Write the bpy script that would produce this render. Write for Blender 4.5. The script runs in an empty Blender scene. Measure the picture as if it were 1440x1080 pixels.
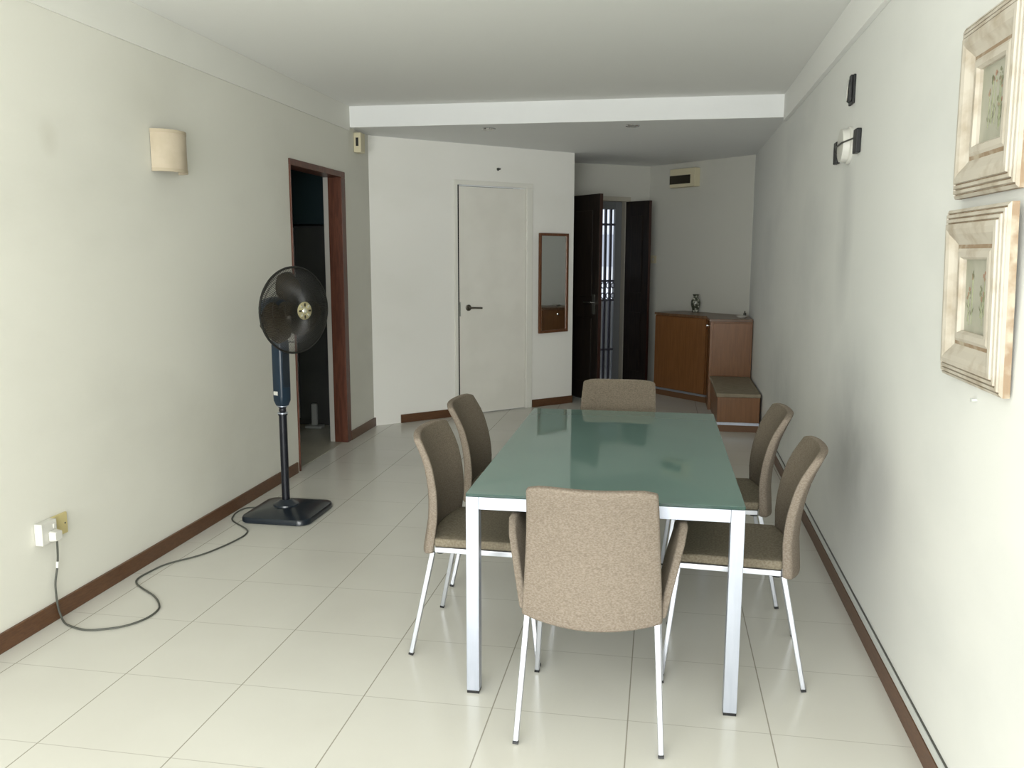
import bpy, bmesh, math, random
from mathutils import Matrix, Vector
random.seed(7)
PI = math.pi
S = bpy.context.scene
C = S.collection

# ------------------------------------------------------------------ camera
YAW, PITCH, ROLL, FPX, CAMH = math.radians(9.79), math.radians(8.65), math.radians(0.14), 1201.5, 1.5
cam_d = bpy.data.cameras.new('camera')
cam = bpy.data.objects.new('camera', cam_d); C.objects.link(cam)
fwd = Vector((-math.sin(YAW)*math.cos(PITCH), math.cos(YAW)*math.cos(PITCH), -math.sin(PITCH)))
rt = fwd.cross(Vector((0, 0, 1))).normalized(); up = rt.cross(fwd)
r2 = math.cos(ROLL)*rt + math.sin(ROLL)*up
u2 = -math.sin(ROLL)*rt + math.cos(ROLL)*up
m = Matrix((r2, u2, -fwd)).transposed().to_4x4(); m.translation = Vector((0, 0, CAMH))
cam.matrix_world = m
cam_d.sensor_fit = 'HORIZONTAL'; cam_d.sensor_width = 36; cam_d.lens = FPX/1440*36
cam_d.clip_start = 0.02; cam_d.clip_end = 300
S.camera = cam

# ------------------------------------------------------------------ world, daylight, exposure
S.view_settings.view_transform = 'Standard'; S.view_settings.look = 'None'
S.view_settings.gamma = 1; S.view_settings.use_curve_mapping = False
S.view_settings.exposure = 0.0
W = bpy.data.worlds.new('sky'); S.world = W; W.use_nodes = True
bg = W.node_tree.nodes['Background']
bg.inputs['Color'].default_value = (0.83, 0.90, 1.0, 1); bg.inputs['Strength'].default_value = 1.6
# daylight through the wide balcony opening behind the camera
wl = bpy.data.lights.new('window_daylight', 'AREA'); wl.shape = 'RECTANGLE'; wl.size = 3.0; wl.size_y = 2.2
wl.energy = 230; wl.color = (0.985, 1.0, 0.97)
wo = bpy.data.objects.new('window_daylight', wl); C.objects.link(wo)
wo.location = (-0.81, -2.15, 1.25); wo.rotation_euler = (math.radians(90), 0, 0)   # shines along +Y

# ------------------------------------------------------------------ materials
MATS = {}
def mat(name, col, rough=0.5, metal=0.0, col2=None, scale=8.0, detail=4.0, stretch=(1, 1, 1), lo=0.4, hi=0.6,
        bump=0.0, bscale=None, spec=0.5, trans=0.0, alpha=1.0, coat=0.0, noise='NOISE', ior=1.45):
    if name in MATS: return MATS[name]
    M = bpy.data.materials.new(name); M.use_nodes = True
    nt = M.node_tree; b = nt.nodes['Principled BSDF']
    b.inputs['Base Color'].default_value = (*col, 1); b.inputs['Roughness'].default_value = rough
    b.inputs['Metallic'].default_value = metal; b.inputs['Specular IOR Level'].default_value = spec
    b.inputs['Transmission Weight'].default_value = trans; b.inputs['Alpha'].default_value = alpha
    b.inputs['Coat Weight'].default_value = coat; b.inputs['IOR'].default_value = ior
    tc = nt.nodes.new('ShaderNodeTexCoord'); mp = nt.nodes.new('ShaderNodeMapping')
    mp.inputs['Scale'].default_value = stretch
    nt.links.new(tc.outputs['Object'], mp.inputs['Vector'])
    if col2 is not None:
        n = nt.nodes.new('ShaderNodeTexNoise'); n.inputs['Scale'].default_value = scale; n.inputs['Detail'].default_value = detail
        nt.links.new(mp.outputs['Vector'], n.inputs['Vector'])
        r = nt.nodes.new('ShaderNodeValToRGB')
        r.color_ramp.elements[0].position = lo; r.color_ramp.elements[0].color = (*col, 1)
        r.color_ramp.elements[1].position = hi; r.color_ramp.elements[1].color = (*col2, 1)
        nt.links.new(n.outputs['Fac'], r.inputs['Fac']); nt.links.new(r.outputs['Color'], b.inputs['Base Color'])
    if bump:
        n2 = nt.nodes.new('ShaderNodeTexNoise'); n2.inputs['Scale'].default_value = bscale or scale; n2.inputs['Detail'].default_value = 3
        nt.links.new(mp.outputs['Vector'], n2.inputs['Vector'])
        bp = nt.nodes.new('ShaderNodeBump'); bp.inputs['Strength'].default_value = bump; bp.inputs['Distance'].default_value = 0.004
        nt.links.new(n2.outputs['Fac'], bp.inputs['Height']); nt.links.new(bp.outputs['Normal'], b.inputs['Normal'])
    MATS[name] = M
    return M

def wall_mat(name, col, dirt, dirt_lo=0.55, dirt_hi=0.8, scale=1.3):
    """painted plaster with soft scuffs"""
    return mat(name, col, 0.75, 0, dirt, scale, 6, (0.55, 0.55, 1.0), dirt_lo, dirt_hi, 0.12, 60, 0.3)

M_cream = wall_mat('cream_wall_paint', (0.775, 0.765, 0.69), (0.68, 0.67, 0.60), 0.5, 0.8)
M_right = wall_mat('white_wall_paint', (0.80, 0.805, 0.775), (0.70, 0.71, 0.69), 0.50, 0.78, 1.5)
def add_stains(M, spots, col):
    """soft grubby patches: (centre, radii, strength) in wall coordinates"""
    nt = M.node_tree; b = nt.nodes['Principled BSDF']; L = nt.links
    src = b.inputs['Base Color'].links[0].from_socket
    tc = nt.nodes.new('ShaderNodeTexCoord'); n = nt.nodes.new('ShaderNodeTexNoise'); n.inputs['Scale'].default_value = 3.2; n.inputs['Detail'].default_value = 6
    L.new(tc.outputs['Object'], n.inputs['Vector'])
    for cen, rad, k in spots:
        mp = nt.nodes.new('ShaderNodeMapping')
        mp.inputs['Location'].default_value = [-c/r for c, r in zip(cen, rad)]; mp.inputs['Scale'].default_value = [1/r for r in rad]
        L.new(tc.outputs['Object'], mp.inputs['Vector'])
        g = nt.nodes.new('ShaderNodeTexGradient'); g.gradient_type = 'SPHERICAL'; L.new(mp.outputs['Vector'], g.inputs['Vector'])
        a = nt.nodes.new('ShaderNodeMath'); a.operation = 'MULTIPLY'; L.new(g.outputs['Fac'], a.inputs[0]); L.new(n.outputs['Fac'], a.inputs[1])
        a2 = nt.nodes.new('ShaderNodeMath'); a2.operation = 'MULTIPLY'; a2.use_clamp = True; L.new(a.outputs[0], a2.inputs[0]); a2.inputs[1].default_value = k
        mx = nt.nodes.new('ShaderNodeMix'); mx.data_type = 'RGBA'
        L.new(a2.outputs[0], mx.inputs['Factor']); L.new(src, mx.inputs['A']); mx.inputs['B'].default_value = (*col, 1)
        src = mx.outputs['Result']
    L.new(src, b.inputs['Base Color'])
add_stains(M_right, [((0.83, 3.75, 0.72), (0.5, 0.75, 0.55), 1.5), ((0.83, 4.25, 1.62), (0.5, 0.22, 0.5), 0.9), ((0.86, 6.2, 0.5), (0.5, 1.2, 0.6), 1.0)], (0.50, 0.51, 0.50))
add_stains(M_cream, [((-2.43, 3.16, 1.96), (0.5, 0.07, 0.09), 0.9), ((-2.43, 3.9, 2.2), (0.5, 0.5, 0.35), 0.5), ((-2.44, 4.6, 0.5), (0.5, 0.9, 0.5), 0.6)], (0.55, 0.53, 0.44))
M_white = wall_mat('off_white_wall_paint', (0.91, 0.90, 0.85), (0.86, 0.85, 0.79))
M_entry = wall_mat('shaded_entry_paint', (0.58, 0.575, 0.52), (0.53, 0.525, 0.47))  # white paint darkened: the shade of the entrance recess is in the colour
M_ceil = wall_mat('ceiling_paint', (0.88, 0.88, 0.85), (0.83, 0.83, 0.80))
M_beam = wall_mat('bulkhead_paint', (0.86, 0.87, 0.86), (0.82, 0.83, 0.82))
M_skirt = mat('reddish_brown_skirting', (0.13, 0.060, 0.027), 0.4, 0, (0.10, 0.045, 0.021), 30, 4, (1, 1, 6))
M_jamb = mat('reddish_brown_varnished_timber', (0.125, 0.042, 0.022), 0.38, 0, (0.085, 0.028, 0.015), 14, 4, (4, 4, 0.5))
M_door = mat('painted_door_white', (0.86, 0.84, 0.77), 0.5, 0, (0.82, 0.80, 0.73), 3)
M_frame_w = mat('painted_frame_white', (0.84, 0.83, 0.76), 0.5)
M_strip = mat('sliding_leaf_paint', (0.52, 0.50, 0.46), 0.5)
M_dark = mat('dark_stained_timber', (0.022, 0.016, 0.012), 0.35, 0, (0.010, 0.008, 0.007), 14, 4, (5, 5, 0.4))
M_darkedge = mat('red_brown_door_edge', (0.040, 0.016, 0.012), 0.4)
M_alu = mat('brushed_aluminium', (0.46, 0.49, 0.56), 0.34, 0.6, (0.43, 0.46, 0.53), 60, 2, (1, 1, 0.1))
M_alu2 = mat('satin_chair_metal', (0.54, 0.56, 0.61), 0.3, 0.8)
M_chrome = mat('polished_chrome', (0.7, 0.7, 0.7), 0.12, 1.0)
M_handle = mat('tarnished_handle_metal', (0.16, 0.145, 0.12), 0.3, 0.9)
M_black = mat('black_plastic', (0.010, 0.010, 0.011), 0.4)
M_navy = mat('dark_navy_plastic', (0.010, 0.016, 0.024), 0.28, coat=0.3)
M_navy2 = mat('blue_black_plastic', (0.012, 0.026, 0.045), 0.3)
M_pole = mat('black_painted_tube', (0.010, 0.011, 0.017), 0.35, 0.2)
M_cord = mat('grey_cord', (0.085, 0.088, 0.075), 0.6)
M_tape = mat('white_tape', (0.75, 0.75, 0.72), 0.6)
M_fabric = mat('taupe_woven_fabric', (0.180, 0.147, 0.116), 0.95, 0, (0.250, 0.212, 0.173), 150, 3, (1, 1, 1.7), 0.36, 0.64, 0.35, 260, 0.15)
M_seat = mat('taupe_seat_fabric', (0.17, 0.145, 0.105), 0.95, 0, (0.23, 0.20, 0.15), 130, 3, (1, 1, 1), 0.38, 0.62, 0.3, 260, 0.15)
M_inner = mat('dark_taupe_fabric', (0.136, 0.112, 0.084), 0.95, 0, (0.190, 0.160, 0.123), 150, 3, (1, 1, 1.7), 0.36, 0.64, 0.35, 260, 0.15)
M_glass = mat('frosted_green_glass', (0.150, 0.238, 0.212), 0.035, 0, (0.145, 0.230, 0.205), 2, spec=0.62)
M_glassedge = mat('dark_green_glass_edge', (0.012, 0.045, 0.035), 0.15)
M_wood = mat('orange_brown_veneer', (0.225, 0.098, 0.034), 0.35, 0, (0.185, 0.078, 0.025), 9, 5, (7, 7, 0.5), 0.35, 0.65)
M_woodtop = mat('dark_brown_counter', (0.17, 0.095, 0.05), 0.3, 0, (0.13, 0.07, 0.035), 8, 4, (1, 5, 1))
M_woodplinth = mat('brown_plinth', (0.17, 0.085, 0.04), 0.4)
M_bench = mat('taupe_bench_pad', (0.28, 0.235, 0.165), 0.7, 0, (0.24, 0.20, 0.14), 20)
M_mirrorframe = mat('reddish_mirror_wood', (0.17, 0.07, 0.032), 0.4, 0, (0.13, 0.052, 0.024), 20, 3, (4, 4, 0.6))
M_mirror = mat('silvered_mirror', (0.86, 0.88, 0.86), 0.02, 1.0)
M_cream_pl = mat('yellowed_plastic', (0.62, 0.53, 0.26), 0.45)
M_ivory = mat('ivory_plastic', (0.66, 0.60, 0.42), 0.45)
M_white_pl = mat('white_plastic', (0.66, 0.65, 0.60), 0.35)
M_smoke = mat('smoked_window', (0.035, 0.03, 0.02), 0.15)
M_shade = mat('parchment_shade', (0.53, 0.455, 0.345), 0.8, 0, (0.475, 0.405, 0.30), 9)
M_trim = mat('parchment_trim', (0.46, 0.39, 0.285), 0.8)
M_trunk = mat('grey_trunking', (0.62, 0.64, 0.62), 0.5)
M_gate = mat('grey_gate_paint', (0.20, 0.21, 0.22), 0.45)
M_gatebar = mat('blue_grey_gate_bar', (0.09, 0.09, 0.12), 0.45)
M_parapet = mat('corridor_cement', (0.13, 0.13, 0.12), 0.9, 0, (0.11, 0.11, 0.10), 3)
M_block = mat('pale_block_paint', (0.74, 0.75, 0.78), 0.8)
M_blockwin = mat('block_window_grey', (0.42, 0.44, 0.48), 0.4)
M_kdark = mat('dark_grey_laminate', (0.085, 0.088, 0.085), 0.4, 0, (0.075, 0.078, 0.075), 5)
M_kteal = mat('dark_teal_laminate', (0.026, 0.050, 0.058), 0.4)
M_kstrip = mat('grey_metal_strip', (0.34, 0.35, 0.36), 0.4)
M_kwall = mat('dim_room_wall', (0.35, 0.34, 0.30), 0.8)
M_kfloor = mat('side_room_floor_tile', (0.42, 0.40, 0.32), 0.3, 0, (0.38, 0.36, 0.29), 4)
M_post = mat('pale_grey_plastic', (0.45, 0.47, 0.46), 0.5)
M_blade = mat('amber_fan_blade', (0.050, 0.037, 0.021), 0.35, alpha=0.80)
M_cage = mat('black_fan_wire', (0.012, 0.012, 0.010), 0.45)
M_badge = mat('gold_badge', (0.62, 0.56, 0.34), 0.28, 0.7)
M_badge2 = mat('silver_badge', (0.75, 0.74, 0.62), 0.25, 0.7)
M_vase = mat('mottled_green_porcelain', (0.05, 0.06, 0.04), 0.2, 0, (0.50, 0.50, 0.42), 38, 3, (1, 1, 1), 0.50, 0.62, coat=0.4)
M_wash = mat('whitewashed_timber', (0.55, 0.505, 0.43), 0.6, 0, (0.36, 0.295, 0.215), 14, 5, (1, 1, 1), 0.5, 0.78)
M_groove = mat('worn_brown_groove', (0.30, 0.215, 0.14), 0.7, 0, (0.46, 0.40, 0.31), 25, 3, (1, 1, 1), 0.45, 0.7)
M_canvas = mat('faded_botanical_print', (0.43, 0.42, 0.345), 0.45, 0, (0.31, 0.315, 0.24), 9, 5, (1, 1, 0.6), 0.42, 0.72)
M_stem = mat('faded_green_ink', (0.27, 0.29, 0.18), 0.7)
M_bloom = mat('faded_pink_ink', (0.40, 0.25, 0.18), 0.7)
M_bloom2 = mat('faded_olive_ink', (0.24, 0.25, 0.16), 0.7)
M_cover = mat('dim_grey_hardware', (0.10, 0.10, 0.09), 0.4, 0.5)
M_lampglass = mat('unlit_lamp_glass', (0.55, 0.55, 0.52), 0.2)

def floor_material():
    M = bpy.data.materials.new('cream_floor_tiles'); M.use_nodes = True
    nt = M.node_tree; b = nt.nodes['Principled BSDF']; L = nt.links
    tc = nt.nodes.new('ShaderNodeTexCoord'); sp = nt.nodes.new('ShaderNodeSeparateXYZ'); L.new(tc.outputs['Object'], sp.inputs[0])
    def mth(op, a, bb=None):
        n = nt.nodes.new('ShaderNodeMath'); n.operation = op
        for i, v in enumerate((a, bb)):
            if v is None: continue
            if isinstance(v, (int, float)): n.inputs[i].default_value = v
            else: L.new(v, n.inputs[i])
        return n.outputs[0]
    T = 0.4488
    def line(out, off, w):
        f = mth('FRACT', mth('DIVIDE', mth('SUBTRACT', out, off - 10*T), T))
        d = mth('ABSOLUTE', mth('SUBTRACT', f, 0.5))
        return mth('GREATER_THAN', d, 0.5 - w/T/2)
    gx = line(sp.outputs['X'], -1.861, 0.0042); gy = line(sp.outputs['Y'], 2.1615, 0.0030)
    n = nt.nodes.new('ShaderNodeTexNoise'); n.inputs['Scale'].default_value = 1.4; n.inputs['Detail'].default_value = 5
    L.new(tc.outputs['Object'], n.inputs['Vector'])
    r = nt.nodes.new('ShaderNodeValToRGB')
    r.color_ramp.elements[0].position = 0.3; r.color_ramp.elements[0].color = (0.62, 0.605, 0.55, 1)
    r.color_ramp.elements[1].position = 0.7; r.color_ramp.elements[1].color = (0.675, 0.665, 0.61, 1)
    L.new(n.outputs['Fac'], r.inputs['Fac'])
    mx = nt.nodes.new('ShaderNodeMix'); mx.data_type = 'RGBA'
    L.new(mth('MAXIMUM', mth('MULTIPLY', gx, 0.85), mth('MULTIPLY', gy, 0.5)), mx.inputs['Factor'])
    L.new(r.outputs['Color'], mx.inputs['A']); mx.inputs['B'].default_value = (0.27, 0.25, 0.20, 1)
    L.new(mx.outputs['Result'], b.inputs['Base Color'])
    b.inputs['Roughness'].default_value = 0.22; b.inputs['Specular IOR Level'].default_value = 0.42
    return M
M_floor = floor_material()

# ------------------------------------------------------------------ mesh helpers
class MB:
    def __init__(s, M=None): s.v = []; s.f = []; s.M = M or Matrix()
    def add(s, vs, fs):
        o = len(s.v); s.v += [tuple(s.M @ Vector(p)) for p in vs]; s.f += [tuple(i+o for i in f) for f in fs]; return s
    def box(s, x0, x1, y0, y1, z0, z1):
        vs = [(x, y, z) for x in (x0, x1) for y in (y0, y1) for z in (z0, z1)]
        return s.add(vs, [(0, 1, 3, 2), (4, 6, 7, 5), (0, 4, 5, 1), (2, 3, 7, 6), (0, 2, 6, 4), (1, 5, 7, 3)])
    def prism(s, poly, z0, z1):
        a = sum(poly[i][0]*poly[(i+1) % len(poly)][1]-poly[(i+1) % len(poly)][0]*poly[i][1] for i in range(len(poly)))
        if a < 0: poly = poly[::-1]
        n = len(poly)
        vs = [(x, y, z0) for x, y in poly] + [(x, y, z1) for x, y in poly]
        fs = [tuple(range(n-1, -1, -1)), tuple(range(n, 2*n))] + [(i, (i+1) % n, n+(i+1) % n, n+i) for i in range(n)]
        return s.add(vs, fs)
    def bar(s, p, q, a, b=None, roll=0.0):
        """square bar from p to q, half sizes a at p and b at q"""
        b = b or a; p = Vector(p); q = Vector(q); d = (q-p).normalized()
        ref = Vector((0, 0, 1)) if abs(d.z) < 0.9 else Vector((0, 1, 0))
        x = d.cross(ref).normalized(); y = d.cross(x)
        if roll: x, y = x*math.cos(roll)+y*math.sin(roll), y*math.cos(roll)-x*math.sin(roll)
        vs = []
        for c, h in ((p, a), (q, b)):
            for sx, sy in ((-1, -1), (1, -1), (1, 1), (-1, 1)): vs.append(c+x*h*sx+y*h*sy)
        return s.add(vs, [(3, 2, 1, 0), (4, 5, 6, 7)]+[(i, (i+1) % 4, 4+(i+1) % 4, 4+i) for i in range(4)])
    def tube(s, pts, r, n=8, closed=False):
        pts = [Vector(p) for p in pts]; N = len(pts); vs = []; fs = []
        prev = None
        for i, p in enumerate(pts):
            if closed: d = pts[(i+1) % N]-pts[i-1]
            else: d = pts[min(i+1, N-1)]-pts[max(i-1, 0)]
            d.normalize()
            if prev is None:
                ref = Vector((0, 0, 1)) if abs(d.z) < 0.9 else Vector((1, 0, 0))
                x = d.cross(ref).normalized()
            else: x = (prev-d*prev.dot(d)).normalized()
            prev = x; y = d.cross(x)
            rr = r[i] if isinstance(r, (list, tuple)) else r
            for k in range(n):
                a = 2*PI*k/n; vs.append(p+x*rr*math.cos(a)+y*rr*math.sin(a))
        for i in range(N if closed else N-1):
            j = (i+1) % N
            for k in range(n): fs.append((i*n+k, i*n+(k+1) % n, j*n+(k+1) % n, j*n+k))
        if not closed: fs += [tuple(range(n-1, -1, -1)), tuple((N-1)*n+k for k in range(n))]
        return s.add(vs, fs)
    def lathe(s, prof, n=32):
        """(radius, z) profile around local z, open rings closed with caps when r>0"""
        vs = []; fs = []
        for r, z in prof:
            for k in range(n):
                a = 2*PI*k/n; vs.append((max(r, 1e-5)*math.cos(a), max(r, 1e-5)*math.sin(a), z))
        for i in range(len(prof)-1):
            for k in range(n): fs.append((i*n+k, i*n+(k+1) % n, (i+1)*n+(k+1) % n, (i+1)*n+k))
        fs += [tuple(range(n-1, -1, -1)), tuple((len(prof)-1)*n+k for k in range(n))]
        return s.add(vs, fs)
    def rrect(s, w, d, r, z0, z1, n=6, top=1.0):
        """rounded rectangle prism centred on origin, top outline scaled"""
        pts = []
        for cx, cy, a0 in ((w/2-r, d/2-r, 0), (-w/2+r, d/2-r, 90), (-w/2+r, -d/2+r, 180), (w/2-r, -d/2+r, 270)):
            for k in range(n+1):
                a = math.radians(a0+90*k/n); pts.append((cx+r*math.cos(a), cy+r*math.sin(a)))
        N = len(pts)
        vs = [(x, y, z0) for x, y in pts]+[(x*top, y*top, z1) for x, y in pts]
        return s.add(vs, [tuple(range(N-1, -1, -1)), tuple(range(N, 2*N))]+[(i, (i+1) % N, N+(i+1) % N, N+i) for i in range(N)])
    def build(s, name, material, parent=None, bevel=0.0, smooth=False, subsurf=0, seg=2):
        me = bpy.data.meshes.new(name); me.from_pydata(s.v, [], s.f); me.validate(); me.update()
        bm = bmesh.new(); bm.from_mesh(me); bmesh.ops.recalc_face_normals(bm, faces=bm.faces[:]); bm.to_mesh(me); bm.free()
        me.materials.append(material)
        o = bpy.data.objects.new(name, me); C.objects.link(o)
        if parent: o.parent = parent
        if bevel:
            md = o.modifiers.new('bevel', 'BEVEL'); md.width = bevel; md.segments = seg; md.limit_method = 'ANGLE'; md.angle_limit = math.radians(40)
        if subsurf:
            md = o.modifiers.new('subsurf', 'SUBSURF'); md.levels = subsurf; md.render_levels = subsurf
        if smooth or subsurf:
            for p in me.polygons: p.use_smooth = True
            if not subsurf:
                try: me.set_sharp_from_angle(angle=math.radians(38))
                except Exception: pass
        return o

def thing(name, label, cat, loc=(0, 0, 0), rotz=0.0, group=None):
    o = bpy.data.objects.new(name, None); C.objects.link(o); o.empty_display_size = 0.1
    o.location = loc; o.rotation_euler = (0, 0, rotz); o['label'] = label; o['category'] = cat
    if group: o['group'] = group
    return o
def struct(o, label=None, cat=None):
    o['kind'] = 'structure'
    if label: o['label'] = label
    if cat: o['category'] = cat
    return o
def tag(o, label, cat, group=None):
    o['label'] = label; o['category'] = cat
    if group: o['group'] = group
    return o
RX = lambda a: Matrix.Rotation(a, 4, 'X')
RY = lambda a: Matrix.Rotation(a, 4, 'Y')
RZ = lambda a: Matrix.Rotation(a, 4, 'Z')
TR = lambda x, y, z: Matrix.Translation((x, y, z))
def catmull(P, k=8):
    P = [Vector(p) for p in P]; out = []
    for i in range(len(P)-1):
        a = P[max(i-1, 0)]; b = P[i]; c = P[i+1]; d = P[min(i+2, len(P)-1)]
        for j in range(k):
            t = j/k
            out.append(0.5*((2*b)+(c-a)*t+(2*a-5*b+4*c-d)*t*t+(3*b-a-3*c+d)*t**3))
    out.append(P[-1]); return out

# ------------------------------------------------------------------ room plan
def XL(y): return -2.415-0.005*y
def XR(y): return 0.790+0.0115*y
A2 = Vector((-2.451, 7.07)); B2 = Vector((-0.865, 8.59))       # slanted white wall
C2 = Vector((-0.150, 10.02)); D2 = Vector((0.8925, 9.0))         # wall behind the shoe cabinet
E2 = Vector((-1.47, 9.155))                                      # far end of the entrance recess
DAB = (B2-A2).normalized(); DEC = (C2-E2).normalized(); DCD = (D2-C2).normalized()
ZC, ZS, YB, YW = 2.64, 2.48, 6.62, -2.0                          # ceilings, bulkhead front, window wall

struct(MB().prism([(-4.4, YW-0.2), (XR(YW)+0.12, YW-0.2), (1.0, 9.05), (-0.05, 10.16), (-1.62, 9.24), (-4.4, 9.24)], -0.1, 0.0).build('floor', M_floor), 'polished cream square floor tiles with thin grey joints', 'floor')
struct(MB().prism([(-2.6, YW-0.15), (XR(YW)+0.12, YW-0.15), (0.98, YB+0.02), (-2.6, YB+0.02)], ZC, ZC+0.12).build('ceiling', M_ceil), 'plain white main ceiling', 'ceiling')
sof = MB().prism([(XL(YB), YB), (XR(YB), YB), (XR(8.98), 8.98), (D2.x, D2.y), (C2.x, C2.y), (E2.x, E2.y), (B2.x, B2.y), (A2.x, A2.y)], ZS, ZC+0.12).build('trim_1', M_beam)
struct(sof, 'lowered white ceiling bulkhead over the entrance end', 'bulkhead')

def strip_wall(name, P, Q, th, z1, openings, material, z0=0.0):
    """wall from P to Q (2-D), room on the right-hand side of P->Q reversed: thickness goes to the left of P->Q; openings = [(s0, s1, ztop)]"""
    P = Vector(P); Q = Vector(Q); d = (Q-P).normalized(); Lw = (Q-P).length
    M = Matrix.Translation((P.x, P.y, 0)) @ RZ(math.atan2(d.y, d.x))
    b = MB(M); s = 0.0
    for s0, s1, zt in sorted(openings):
        if s0 > s: b.box(s, s0, 0, th, z0, z1)
        if zt < z1: b.box(s0, s1, 0, th, zt, z1)
        s = s1
    if s < Lw: b.box(s, Lw, 0, th, z0, z1)
    return struct(b.build(name, material))
def wall_frame(P, d, s, z=0.0):
    """loc, rotz of a wall-mounted thing: local x to the viewer's right, local -y out of the wall"""
    return (P.x+d.x*s, P.y+d.y*s, z), math.atan2(d.y, d.x)

LP = Vector((XL(YW), YW)); LQ = Vector((XL(7.1), 7.1)); DL = (LQ-LP).normalized()
DS0, DS1 = 5.455-YW, 6.475-YW                                     # dark doorway in the left wall
w = strip_wall('wall_left', LP, LQ, 0.13, ZC, [(DS0, DS1, 2.125)], M_cream); w['label'] = 'long cream left wall with faint stains'; w['category'] = 'wall'
RP = Vector((XR(9.0), 9.0)); RQ = Vector((XR(YW), YW)); DR = (RQ-RP).normalized()
w = strip_wall('wall_right', RP, RQ, 0.12, ZC, [], M_right); w['label'] = 'long white right wall with grey scuffs'; w['category'] = 'wall'
LAB = (B2-A2).length; LEC = (C2-E2).length; LCD = (D2-C2).length
w = strip_wall('wall_slanted', A2, B2, 0.12, ZS, [(0.826, 1.692, 2.16)], M_white); w['label'] = 'slanted off-white wall holding the white door'; w['category'] = 'wall'
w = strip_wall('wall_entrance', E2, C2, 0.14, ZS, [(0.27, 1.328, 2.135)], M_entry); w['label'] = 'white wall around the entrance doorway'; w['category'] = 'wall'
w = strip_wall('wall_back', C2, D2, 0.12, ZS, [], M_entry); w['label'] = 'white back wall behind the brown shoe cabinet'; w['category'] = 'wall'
# recess side behind the slanted wall
nAB = Vector((-DAB.y, DAB.x))
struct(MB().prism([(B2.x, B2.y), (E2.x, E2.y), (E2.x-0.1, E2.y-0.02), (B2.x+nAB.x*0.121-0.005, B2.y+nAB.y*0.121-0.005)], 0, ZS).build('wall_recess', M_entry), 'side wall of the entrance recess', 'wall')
# window wall behind the viewer: wide opening to the balcony
b = MB(); b.box(XL(YW), -2.35, YW-0.12, YW, 0, ZC); b.box(0.72, XR(YW), YW-0.12, YW, 0, ZC); b.box(-2.35, 0.72, YW-0.12, YW, 2.42, ZC); b.box(-2.35, 0.72, YW-0.12, YW, 0, 0.1)
struct(b.build('wall_front', M_white), 'wall around the wide balcony opening', 'wall')

# white cornice strips along both long walls
b = MB(); b.prism([(XL(YW)+0.001, YW), (XL(YW)+0.008, YW), (XL(YB)+0.008, YB-0.001), (XL(YB)+0.001, YB-0.001)], 2.455, ZC-0.001)
struct(b.build('trim_2', wall_mat('pale_cream_band_paint', (0.80, 0.795, 0.735), (0.74, 0.735, 0.67))), 'white band along the top of the left wall', 'cornice')
b = MB(); b.prism([(XR(YW)-0.001, YW), (XR(YW)-0.026, YW), (XR(YB)-0.026, YB-0.001), (XR(YB)-0.001, YB-0.001)], 2.455, ZC-0.001)
struct(b.build('trim_3', M_ceil), 'white band along the top of the right wall', 'cornice')

# skirtings
def skirt(name, P, d, s0, s1, side=-1, h=0.075, t=0.014):
    M = Matrix.Translation((P.x, P.y, 0)) @ RZ(math.atan2(d.y, d.x))
    return struct(MB(M).box(s0, s1, -t, -0.0005, 0.0005, h).build(name, M_skirt, bevel=0.002), None, None)
o = skirt('baseboard_left', LP, DL, 0, DS0-0.04); struct(o, 'long reddish brown skirting along the left wall', 'skirting')
o = skirt('baseboard_corner', LP, DL, DS1+0.001, (LQ-LP).length-0.012); struct(o, 'short reddish brown skirting beside the dark doorway', 'skirting')
o = skirt('baseboard_slanted', A2, DAB, 0.26, 0.82); struct(o, 'reddish brown skirting left of the white door', 'skirting')
o = skirt('baseboard_pier', A2, DAB, 1.70, LAB+0.002); struct(o, 'reddish brown skirting below the mirror', 'skirting')
o = skirt('baseboard_right', RP, DR, 1.60, (RQ-RP).length); struct(o, 'long reddish brown skirting along the right wall', 'skirting')

# cable trunking riding on the right skirting
M = Matrix.Translation((RP.x, RP.y, 0)) @ RZ(math.atan2(DR.y, DR.x))
ct = MB(M).box(1.62, (RQ-RP).length-0.05, -0.012, -0.0006, 0.0765, 0.101).build('cable_trunking', M_trunk, bevel=0.002)
tag(ct, 'thin pale grey cable trunking running along the top of the right skirting', 'trunking')
MB(M).box(1.62, (RQ-RP).length-0.05, -0.006, -0.0004, 0.1012, 0.1045).build('trunking_edge', M_cover, ct)

# ------------------------------------------------------------------ dark doorway on the left and the unlit room behind it
d2 = thing('door_2', 'open doorway with reddish brown timber frame into the unlit side room', 'doorway', *wall_frame(LP, DL, DS0)); d2['kind'] = 'structure'
Wd = DS1-DS0
f = MB(); f.box(-0.038, 0.02, -0.012, 0.16, 0, 2.105); f.box(Wd-0.075, Wd-0.001, -0.012, 0.16, 0, 2.105); f.box(-0.038, Wd-0.001, -0.012, 0.16, 2.105, 2.145)
f = MB()
f.box(0.002, 0.012, -0.012, 0.128, 0.001, 2.08); f.box(Wd-0.085, Wd-0.002, -0.012, 0.100, 0.001, 2.08); f.box(0.002, Wd-0.002, -0.012, 0.128, 2.08, 2.123)
f.build('door_frame', M_jamb, d2, bevel=0.003)
MB().box(Wd-0.078, Wd-0.03, 0.1005, 0.140, 0.001, 2.08).build('sliding_leaf_edge', M_strip, d2)['label'] = 'pale painted edge of the sliding door'
b = MB(); b.prism([(-4.3, 4.75), (XL(4.75)-0.135, 4.75), (XL(4.75)-0.135, 4.85), (-4.3, 4.85)], 0, ZS); b.box(-4.4, -4.3, 4.75, 7.75, 0, ZS); b.box(-4.3, -2.66, 7.65, 7.75, 0, ZS)
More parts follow.
